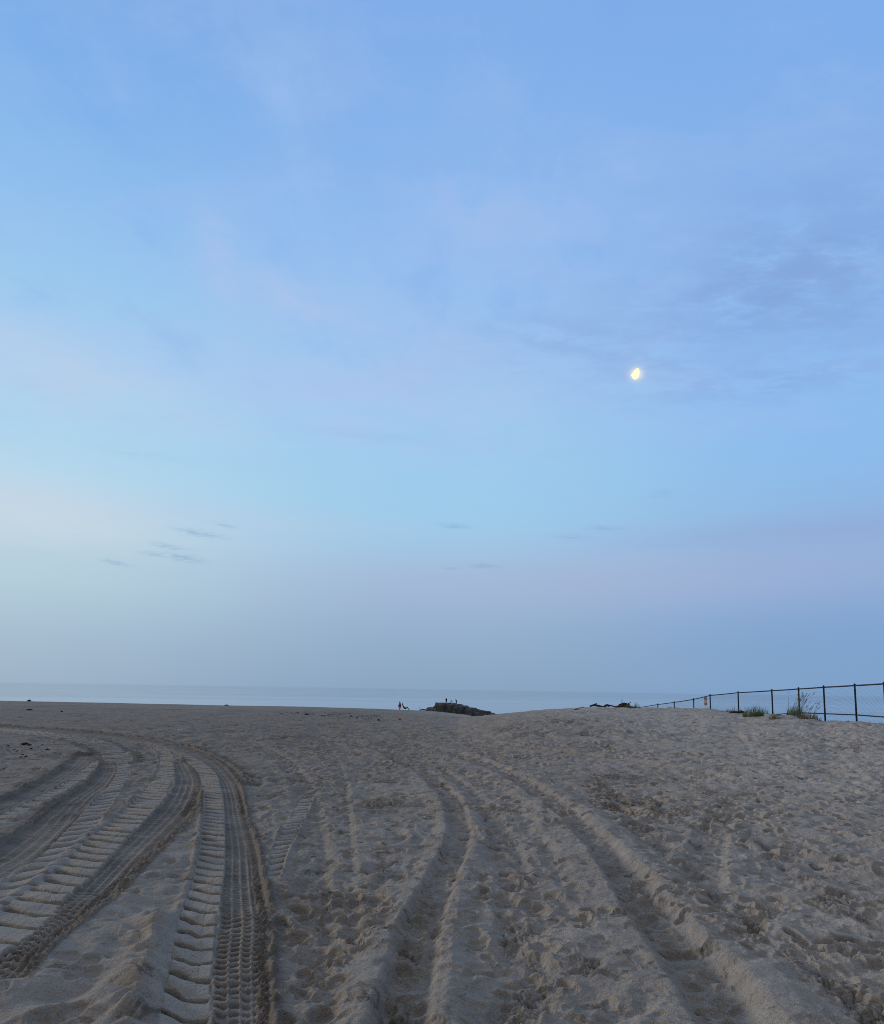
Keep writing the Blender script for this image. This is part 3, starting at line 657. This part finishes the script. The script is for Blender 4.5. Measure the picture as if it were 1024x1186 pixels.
for i, p in enumerate(FT):
    bm = bmesh.new(); zb = min(macz(p[0], p[1])-.35, p[2]-1.5)
    add_tube(bm, [(0, 0, zb-p[2]), (random.uniform(-.008, .008), 0, -.7), (0, 0, .035)], .036, 10)
    r_ = bmesh.ops.create_uvsphere(bm, u_segments=10, v_segments=6, radius=.043, matrix=Matrix.Translation((0, 0, .04)))
    from_bm('post', bm, METAL, f0, rel(p), smooth=True)
# woven wire: two families of slanting wires
wm = bmesh.new(); step = .085
def ftop(s): # s runs along the fence in metres of y
    ys = [p[1] for p in FT]; return float(np.interp(s, ys, [p[0] for p in FT])), float(np.interp(s, ys, [p[2] for p in FT]))
s = FT[0][1]
while s < FT[-1][1]:
    for sg in (-1, 1):
        pts = []
        for k in range(2):
            s2 = s+sg*k*.8
            xx, zz = ftop(s2); pts.append(rel((xx+.004*sg, s2, zz-.02-k*1.4)))
        add_tube(wm, pts, .0014, 3, False)
    s += step
from_bm('wire_mesh', wm, WIRE, f0)

# notice hung on the fence: red heading, white middle, red foot
xs, ys = 16.22, 45.3
sg = empty('notice_sign', (xs, ys, .87)); tag(sg, 'small red and white notice sign hanging on the wire fence', 'sign')
rzs = math.atan2(-xs, ys)
sg.rotation_euler = (0, 0, rzs*.9)
for nm, z0, z1, m_ in (('red_heading', .335, .495, RED), ('white_panel', .16, .335, WHITE), ('red_foot', 0, .16, RED)):
    bm = bmesh.new(); add_box(bm, (0, 0, (z0+z1)/2), (.175, .012, z1-z0-.003), 0, .002)
    from_bm(nm, bm, m_, sg)

# ------------------------------------------------------------------ beach grass
def grass(label, x, y, rx, ry, n, hmin, hmax, lean, dry=False, seeds=0, wid=.010, group=None):
    bm = bmesh.new()
    def blade(px, py, h_, ang, ln, w_, seed=False):
        z0 = gz(x+px, y+py)-gz(x, y)-.02
        prev = None; N = 5
        ca, sa_ = math.cos(ang), math.sin(ang)
        for k in range(N+1):
            q_ = k/N; out = ln*h_*(q_**1.8)
            cx_, cy_, cz_ = px+ca*out, py+sa_*out, z0+h_*(q_-.22*ln*q_*q_)
            ww = w_*(1-q_*.93)*.5
            a_ = bm.verts.new((cx_-sa_*ww*.6-ww*.6, cy_+ca*ww*.6, cz_)); b2_ = bm.verts.new((cx_+sa_*ww*.6+ww*.6, cy_-ca*ww*.6, cz_+ww*.1))
            if prev: bm.faces.new((prev[0], prev[1], b2_, a_))
            prev = (a_, b2_)
        if seed:
            p0 = Vector((cx_, cy_, cz_)); dr_ = Vector((ca*ln*1.5, sa_*ln*1.5, .8)).normalized()
            nf = len(bm.faces); add_tube(bm, [p0-dr_*.13, p0-dr_*.06, p0+dr_*.02], [.004, .009, .003], 5)
            bm.faces.ensure_lookup_table()
            for f_ in bm.faces[nf:]: f_.material_index = 1
    for k in range(n):
        a_ = random.uniform(0, 2*math.pi); q_ = math.sqrt(random.random())
        blade(rx*q_*math.cos(a_), ry*q_*math.sin(a_), random.uniform(hmin, hmax)*(1-.4*q_), random.gauss(lean, .9), random.uniform(.15, .75), wid*random.uniform(.7, 1.3))
    for k in range(seeds):
        blade(random.uniform(-rx, rx)*.6, random.uniform(-ry, ry)*.6, random.uniform(hmax*1.1, hmax*1.75), random.gauss(lean, .35), random.uniform(.25, .6), .015, True)
    return tag(from_bm('beach_grass', bm, [DRYB if dry else BLADE, SEED], loc=(x, y, gz(x, y))), label, 'grass clump', group, 'thing')
GG = 'tufts of beach grass on the dune'
grass('dense short green grass clump on the dune left of the tall clump', 12.1, 28.7, .40, .25, 320, .30, .72, .2, wid=.020, group=GG)
grass('tall bushy grass clump with seed stalks leaning right against a fence post', 14.55, 30.4, .38, .3, 300, .32, .72, .1, seeds=36, wid=.018, group=GG)
grass('low brownish grass clump at the foot of the dune below the fence rail', 13.9, 28.0, .45, .2, 190, .16, .42, .1, dry=True, seeds=16, wid=.016, group=GG)
grass('small loose green tuft on bare sand between the two larger clumps', 12.25, 27.2, .17, .12, 60, .2, .42, .4, wid=.016, group=GG)
grass('narrow upright dark stalk of grass standing alone on bare sand', 12.1, 27.3, .035, .03, 16, .2, .33, .3, group=GG)
grass('sparse green tuft right behind the dense short clump', 14.3, 32.6, .16, .12, 34, .22, .5, .3, group=GG)
grass('green tuft beside the right end of the driftwood pile', 11.35, 44.8, .22, .2, 60, .2, .55, .3, wid=.018, group=GG)
grass('green tuft where the fence rail sinks into the dune', 11.85, 44.9, .2, .2, 55, .2, .6, .4, wid=.018, group=GG)
grass('brown withered grass patch beside the low end of the fence', 14.7, 46.5, .5, .2, 120, .12, .36, .4, dry=True, wid=.018, group=GG)
grass('thin row of short blades on the dune crest below the sign', 15.0, 41.2, .5, .2, 110, .12, .34, .3, group=GG)
grass('thin row of short blades on the crest right of the sign', 14.4, 36.6, .6, .2, 150, .14, .42, .3, dry=True, wid=.012, group=GG)

# ------------------------------------------------------------------ driftwood
def log(name, label, pts, rad, mat=None, cat='driftwood', group=None, twigs=()):
    """an uneven weathered log: points in world coordinates"""
    base = Vector(pts[0]); bm = bmesh.new()
    rad = [.78*r_ for r_ in rad]
    P = [Vector(p)-base for p in pts]; Q = []; rd = []
    for i in range(len(P)-1):
        for k in range(5):
            f = k/5; Q.append(P[i].lerp(P[i+1], f)+Vector((0, random.uniform(-.2, .2), random.uniform(-.12, .12)))*rad[i]); rd.append((rad[i]+(rad[i+1]-rad[i])*f)*random.uniform(.86, 1.12))
    Q.append(P[-1]); rd.append(rad[-1]*.8)
    add_tube(bm, Q, rd, 9)
    for tw in twigs:
        add_tube(bm, [Vector(p)-base for p in tw[0]], tw[1], 6)
    return tag(from_bm(name, bm, mat or WOOD, loc=base, smooth=True), label, cat, group)
KX, KY = 1.046, 1.4154
def onp(px_, py_, dz_=0):
    px_, py_ = px_*KX, py_*KY
    return (px_, py_, gz(px_, py_)+dz_)
def wp(px_, py_, dz_=0): return (px_, py_, gz(px_, py_)+dz_)
DG = 'driftwood on the dune crest'
log('driftwood_log', 'longest dark log lying across the front of the driftwood pile', [onp(10.15,32.0,.05),onp(10.5,32.1,.10),onp(11.0,32.15,.09),onp(11.55,32.25,.05)], [.05,.09,.08,.05], WOODR, group=DG)
log('driftwood_log', 'thick stump lying on top of the driftwood pile beside the upright stick', [onp(10.62,32.6,.17),onp(10.95,32.6,.22),onp(11.25,32.55,.17)], [.11,.14,.08], group=DG, twigs=[([onp(11.1,32.6,.2),onp(11.35,32.6,.36)],[.04,.015])])
log('driftwood_stick', 'thin stick standing upright out of the driftwood pile', [onp(10.88,32.9,-.1),onp(10.89,32.9,.25),onp(10.92,32.9,.56)], [.03,.028,.022], group=DG)
log('driftwood_log', 'slanting dark branch at the left of the driftwood pile', [onp(9.9,32.6,.16),onp(10.2,32.5,.11),onp(10.45,32.4,.06)], [.05,.055,.04], WOODR, group=DG)
log('driftwood_log', 'low forked dark log on the crest left of the driftwood pile', [onp(9.05,33.2,.06),onp(9.35,33.2,.12),onp(9.75,33.2,.05),onp(10.05,33.1,.03)], [.06,.1,.06,.03], WOODR, group=DG, twigs=[([onp(9.3,33.2,.1),onp(9.5,33.2,.24)],[.05,.02])])
log('driftwood_log', 'round lump of dark driftwood between forked log and slanting branch', [onp(9.92,33.2,.08),onp(10.12,33.2,.15),onp(10.26,33.2,.08)], [.06,.1,.05], group=DG)
log('driftwood_log', 'small lone piece of driftwood farthest left on the dune crest', [onp(8.4,33.0,.05),onp(8.55,33.0,.06),onp(8.68,33.0,.03)], [.05,.06,.03], group=DG)
log('driftwood_log', 'small dark piece of wood lying on sand below the dune crest', [onp(7.2,29.5,.03),onp(7.4,29.5,.04),onp(7.55,29.6,.03)], [.03,.045,.025], group=DG)
log('driftwood_log', 'black weathered log left of the dense short grass clump', [onp(12.45,23.6,.04),onp(12.7,23.7,.08),onp(12.98,23.7,.05)], [.05,.085,.05], group=DG)
log('driftwood_log', 'short dark stump behind the black log near the dense grass', [onp(13.35,24.6,.05),onp(13.5,24.6,.11),onp(13.66,24.6,.07)], [.05,.09,.05], group=DG)
log('driftwood_log', 'low dark log lying on the far sand edge left of the rock jetty', [wp(-3.75,137.6,.10),wp(-3.3,137.6,.2),wp(-2.7,137.6,.2),wp(-2.3,137.6,.12)], [.10,.17,.15,.09])
log('driftwood_stick', 'thin upright stake on the far sand edge beside the low dark log', [wp(-3.84,138,-.1),wp(-3.85,138,.4),wp(-3.88,138,.85)], [.035,.03,.022])

# ------------------------------------------------------------------ lumps, clods and litter on the sand
def lump(name, label, x, y, sx_, sy_, sz_, mat, cat, group=None, seed=0, rough=.45):
    bm = bmesh.new(); bmesh.ops.create_icosphere(bm, subdivisions=3, radius=1)
    rs_ = np.random.RandomState(seed+3); o_ = rs_.rand(3)*50
    for v in bm.verts:
        k = 1+rough*float(pn(np.array(v.co.x*1.3+o_[0]), np.array(v.co.y*1.3+v.co.z*1.7+o_[1]), 5))*1.6+.25*float(pn(np.array(v.co.x*3.1+o_[2]), np.array(v.co.y*3+v.co.z*3.7), 6))
        v.co = Vector((v.co.x*sx_, v.co.y*sy_, max(v.co.z, -.45)*sz_))*k
    return tag(from_bm(name, bm, mat, loc=(x, y, gz(x, y)+sz_*.25), smooth=True), label, cat, group, 'thing')
CL = [(-10.57, 19.07), (-10.4, 18.97), (-10.73, 18.62), (-10.71, 18.35), (-9.99, 17.61), (-9.78, 17.41), (-9.75, 17.9), (-10.16, 19.17), (-9.47, 18.08), (-9.3, 17.87), (-9.23, 16.61), (-9.0, 16.34), (-8.84, 15.86), (-9.35, 16.07), (-9.79, 18.28), (-10.11, 19.62)]
for i, (cx, cy) in enumerate(CL):
    s_ = [.062,.055,.032,.032,.03,.04,.028,.022,.034,.026,.024,.026,.03,.026,.02,.018][i]
    lump('seaweed_clod', {0: 'largest dark seaweed clod on the grey sand at the left edge', 1: 'dark clod touching the right side of the largest seaweed clod', 5: 'flat dark clod nearest the camera below the largest seaweed clod'}.get(i, 'small dark clod scattered on grey sand left of the curved tyre tracks'), cx, cy, s_*1.25, s_, s_*.75, WEED, 'clod', 'dark clods on the left sand', i)
lump('dark_rock', 'dark hump on the skyline of the sand at far left', -75.2, 136, .32, .3, .26, WEED, 'rock', seed=31)
lump('dark_rock', 'low dark hump on the skyline right of the far left one', -39.1, 136, .35, .3, .14, WEED, 'rock', seed=32)
lump('dark_rock', 'flat black lump on the sand below the far left hump', -28.6, 51.8, .20, .16, .085, WEED, 'rock', seed=33)
lump('dark_rock', 'small round black lump on sand right of the flat one', -25.2, 49.6, .075, .07, .07, WEED, 'rock', seed=34)
lump('dark_rock', 'small black lump on the sand left of the red scrap', -3.43, 41.7, .075, .07, .06, WEED, 'rock', seed=35)
lump('dark_rock', 'black oval lump in the far line of dark seaweed', -9.35, 52.0, .12, .1, .06, WEED, 'rock', seed=36)
lump('dark_rock', 'dark lump at the right end of the far seaweed line', -5.95, 50.0, .10, .09, .07, WEED, 'rock', seed=37)
lump('white_shell', 'white bit of shell beside the far seaweed line', -4.8, 44.75, .055, .05, .05, SHELL, 'shell', seed=38)
lump('white_shell', 'tiny white speck on the smooth sand of the right slope', 8.27, 18.51, .028, .024, .02, SHELL, 'shell', seed=39)
# crumpled scraps
def scrap(name, label, x, y, s_, mat, cat, seed, tall=.5):
    bm = bmesh.new(); bmesh.ops.create_grid(bm, x_segments=9, y_segments=7, size=.5)
    rs_ = np.random.RandomState(seed); o_ = rs_.rand(2)*40
    for v in bm.verts:
        n_ = float(pn(np.array(v.co.x*3+o_[0]), np.array(v.co.y*3+o_[1]), 9))
        v.co = Vector((v.co.x*s_*1.3*(1+.5*n_), v.co.y*s_*(1-.4*n_), s_*tall*(.45+1.1*n_+.5*abs(v.co.x))))
    r_ = bmesh.ops.solidify(bm, geom=bm.faces[:], thickness=s_*.03)
    return tag(from_bm(name, bm, mat, loc=(x, y, gz(x, y)+.01), smooth=True), label, cat)
scrap('paper_scrap', 'crumpled white scrap lying on brown sand beyond the tyre curve', -9.0, 25.87, .12, PAPER, 'litter', 3, .5)
scrap('plastic_scrap', 'crumpled bright red scrap on the sand in front of the seated figure', -2.37, 44.0, .13, REDP, 'litter', 8, 1.0)

# dark wrack: countless bits washed into a broken line
rs2 = np.random.RandomState(11); bm = bmesh.new()
for k in range(900):
    u_ = rs2.rand(); cx = -13.5+u_*9.5+rs2.normal(0, .5); cy = 60-u_*9+rs2.normal(0, 4.0)
    if pn(np.array(cx*.7), np.array(cy*.22), 13) < .02: continue
    s_ = rs2.uniform(.014, .042); z_ = gz(cx, cy)
    m_ = Matrix.Translation((cx, cy, z_+s_*.2)) @ Matrix.Rotation(rs2.uniform(0, 3), 4, 'Z') @ Matrix.Diagonal((s_*rs2.uniform(1, 2.2), s_*1.4, s_*rs2.uniform(.4, .9), 1))
    bmesh.ops.create_icosphere(bm, subdivisions=1, radius=1, matrix=m_)
tag(from_bm('seaweed_wrack', bm, WEED), 'broken line of dark seaweed and shell bits across the far sand', 'seaweed', kind='stuff')

# ------------------------------------------------------------------ rock jetty far off at the water's edge
prof = [(-4.4, -5.5), (-3.54, -5.05), (-1.92, -4.7), (-1.46, -3.85), (0.31, -3.5), (2.4, -3.6), (4.5, -3.55), (6.82, -3.95), (9.7, -4.6), (12.31, -5.3), (15.38, -5.95), (16.86, -6.2), (18.82, -7.2), (20.68, -8.2)]
nx, ny = 230, 90
gx = np.linspace(-4.4, 22.5, nx); gy = np.linspace(-7, 9, ny); GX, GY = np.meshgrid(gx, gy, indexing='ij')
top = np.interp(GX, [p[0] for p in prof], [p[1] for p in prof])
side = np.clip(1-np.abs(GY/ (6.5))**1.5, 0, 1)
bz = SEA-1.2+(top-(SEA-1.2))*np.minimum(1, side*1.7)
rsj = np.random.RandomState(4); best = np.full(GX.shape, -99.0)
for k in range(900):                                   # boulders as domes heaped over one continuous body
    cx = rsj.uniform(-4, 22); cy = rsj.uniform(-6.5, 8); s_ = rsj.uniform(.45, 1.3)
    b0 = float(np.interp(cx, [p[0] for p in prof], [p[1] for p in prof])); sd_ = max(0, 1-abs(cy/6.5)**1.5)
    b0 = SEA-1.2+(b0-(SEA-1.2))*min(1, sd_*1.7)-rsj.uniform(.15, .85)*s_
    an_ = rsj.uniform(0, 3); du = (GX-cx)*math.cos(an_)+(GY-cy)*math.sin(an_); dv = -(GX-cx)*math.sin(an_)+(GY-cy)*math.cos(an_)
    q_ = np.maximum(np.abs(du)/s_, np.abs(dv)/(s_*.75)); q2 = np.hypot(du/s_, dv/(s_*.75))
    zz = b0+s_*.75*np.clip(1-(.5*q_+.5*q2)**4, 0, 1)**.4+.35*du*rsj.uniform(-1, 1)
    best = np.where(q2 < 1, np.maximum(best, zz), best)
JZ = np.maximum(bz-1.1, best)
bm = bmesh.new(); vs = [[bm.verts.new((gx[i], gy[j], JZ[i, j]-SEA)) for j in range(ny)] for i in range(nx)]
for i in range(nx-1):
    for j in range(ny-1): bm.faces.new((vs[i][j], vs[i+1][j], vs[i+1][j+1], vs[i][j+1]))
JY = 240.0
jet = tag(from_bm('rock_jetty', bm, ROCK, loc=(0, JY, SEA)), 'dark jetty of piled boulders at the water beyond the dune shoulder', 'jetty')
def jz(x, y): return float(JZ[int(np.argmin(abs(gx-x))), int(np.argmin(abs(gy-(y-JY))))])

# ------------------------------------------------------------------ people: one skinned body each
def person(name, label, loc, rz, J, E, mats, cut, group=None, hair=None):
    """J: joint -> (x, y, z, radius); E: bones; cut: heights that split trousers / jacket / skin"""
    me_ = bpy.data.meshes.new(name); ks = list(J); me_.from_pydata([J[k][:3] for k in ks], [(ks.index(a), ks.index(b_)) for a, b_ in E], [])
    o = bpy.data.objects.new(name, me_); col.objects.link(o)
    mo = o.modifiers.new('skin', 'SKIN'); o.modifiers.new('sub', 'SUBSURF').levels = 1
    for i, k in enumerate(ks): me_.skin_vertices[0].data[i].radius = (J[k][3], J[k][3]*(.72 if k in ('chest', 'waist', 'pelvis') else 1))
    me_.skin_vertices[0].data[ks.index('pelvis')].use_root = True
    dg = bpy.context.evaluated_depsgraph_get(); m2 = bpy.data.meshes.new_from_object(o.evaluated_get(dg))
    o.modifiers.clear(); o.data = m2; m2.materials.clear()
    for m_ in mats: m2.materials.append(m_)
    for p_ in m2.polygons:
        p_.material_index = cut(p_.center); p_.use_smooth = True
    o.location = loc; o.rotation_euler = (0, 0, rz); tag(o, label, 'person', group)
    if hair:
        bm = bmesh.new(); hx, hy, hz, hr = J['head']
        bmesh.ops.create_uvsphere(bm, u_segments=14, v_segments=10, radius=hr*1.12, matrix=Matrix.Translation((hx, hy-.012, hz+.02)))
        bmesh.ops.delete(bm, geom=[v for v in bm.verts if v.co.z < hz-.02 and v.co.y > hy-.05], context='VERTS')
        from_bm(hair, bm, HAIR, o, smooth=True)
    return o
LIMB = [('pelvis','waist'),('waist','chest'),('chest','neck'),('neck','head'),('chest','sl'),('sl','el'),('el','hl'),('hl','fl1'),('chest','sr'),('sr','er'),('er','hr'),('hr','fr1'),('pelvis','tl'),('tl','kl'),('kl','al'),('al','ol'),('pelvis','tr'),('tr','kr'),('kr','ar'),('ar','or')]
def standing(bend=0.0, arms=.0):
    b_ = bend
    return dict(pelvis=(0,0,.92,.19),waist=(0,.10*b_,1.08,.19),chest=(0,.45*b_,1.32-.12*b_,.225),neck=(0,.62*b_,1.48-.25*b_,.06),head=(0,.70*b_+.02,1.62-.3*b_,.125),
        sl=(-.19,.48*b_,1.40-.16*b_,.07),el=(-.31,.42*b_+.1*arms,1.12-.1*b_+.05*arms,.075),hl=(-.22,.45*b_+.32*arms,.90+.22*arms-.1*b_,.038),fl1=(-.21,.45*b_+.40*arms,.82+.25*arms-.1*b_,.025),
        sr=(.19,.48*b_,1.40-.16*b_,.07),er=(.31,.42*b_+.1*arms,1.12-.1*b_+.05*arms,.075),hr=(.22,.45*b_+.32*arms,.90+.22*arms-.1*b_,.038),fr1=(.21,.45*b_+.40*arms,.82+.25*arms-.1*b_,.025),
        tl=(-.10,0,.84,.12),kl=(-.13,.03,.48,.085),al=(-.11,-.02,.09,.05),ol=(-.12,.14,.04,.042),tr=(.10,0,.84,.12),kr=(.13,.03,.48,.085),ar=(.11,-.02,.09,.05)) | {'or': (.12,.14,.04,.042)}
def cut_stand(c): return 0 if c.z < .94 else (2 if (c.z > 1.5 and abs(c.x) < .14) else 1)
PG = 'people on the rock jetty'
def pj(px_, label, sc, rz, bend, arms, k, dy=-1.0):
    o = person('person', label, (px_, JY+dy, jz(px_, JY+dy)-.05), rz, standing(bend, arms), LIMB, [JACK[1], JACK[k], SKIN], cut_stand, PG, 'hair')
    o.scale = (sc*1.3, sc*1.3, sc*1.12); return o
pj(2.0, 'person in dark clothes standing tallest at the left of the jetty top', .93, .6, .12, .9, 0)
pj(3.42, 'person in dark clothes bending low between two others on the jetty', .78, -1.4, .55, .6, 2)
pj(5.3, 'person in dark clothes leaning left at the right of the jetty group', .88, 1.4, .35, .5, 1)
# someone sitting back on the far sand, knees drawn up, seen from the side
SJ = dict(pelvis=(0,0,.14,.15),waist=(-.10,0,.30,.17),chest=(-.24,0,.54,.2),neck=(-.31,0,.70,.06),head=(-.33,0,.84,.105),
    sl=(-.25,.18,.60,.065),el=(-.08,.24,.38,.05),hl=(.18,.20,.42,.038),fl1=(.26,.19,.43,.026),sr=(-.25,-.18,.60,.065),er=(-.08,-.24,.38,.05),hr=(.18,-.20,.42,.038),fr1=(.26,-.19,.43,.026),
    tl=(.10,.10,.17,.095),kl=(.42,.13,.44,.07),al=(.60,.12,.09,.05),ol=(.74,.13,.05,.042),tr=(.10,-.10,.17,.095),kr=(.46,-.13,.40,.07),ar=(.66,-.12,.09,.05)) | {'or': (.80,-.13,.05,.042)}
px_, py_ = -6.5, 136.5
person('person', 'person in dark clothes sitting back on the sand at the water edge', (px_, py_, gz(px_, py_)+.02), 0, SJ, LIMB, [JACK[1], JACK[0], SKIN],
       lambda c: 2 if (c.z > .72) else (1 if c.x < .02 or (c.x < .3 and c.z > .3 and abs(c.y) > .17) else 0), hair='hair').scale = (1.15, 1.15, 1.22)
bm = bmesh.new(); add_tube(bm, [(0, 0, -.15), (-.01, 0, .5), (-.03, 0, 1.52)], [.022, .018, .009], 6)
xx = -6.95
tag(from_bm('fishing_rod', bm, METAL, loc=(xx, 136.6, gz(xx, 136.6)), smooth=True), 'thin grey rod standing upright behind the seated person', 'rod')

# ------------------------------------------------------------------ buoy on the water
by = empty('channel_buoy', (-20.3, 374, SEA)); tag(by, 'small red cone shaped buoy floating on the calm sea', 'buoy')
def lathe(name, prof_, mat, parent, n=20):
    bm = bmesh.new(); rg = [[bm.verts.new((r_*math.cos(k*2*math.pi/n), r_*math.sin(k*2*math.pi/n), z_)) for k in range(n)] for r_, z_ in prof_]
    for a, b_ in zip(rg, rg[1:]):
        for k in range(n): bm.faces.new((a[k], a[(k+1) % n], b_[(k+1) % n], b_[k]))
    bm.faces.new(rg[0][::-1]); bm.faces.new(rg[-1]); return from_bm(name, bm, mat, parent, smooth=False)
by.scale = (1.2, 1.2, 1.1)
lathe('float', [(.3, -.4), (.68, -.2), (.70, .25), (.62, .36)], BUOYD, by)
lathe('cone', [(.58, .36), (.50, .75), (.30, 1.45), (.16, 1.85)], BUOYR, by)
lathe('lantern', [(.13, 1.85), (.15, 2.0), (.09, 2.2), (.03, 2.28)], BUOYD, by)
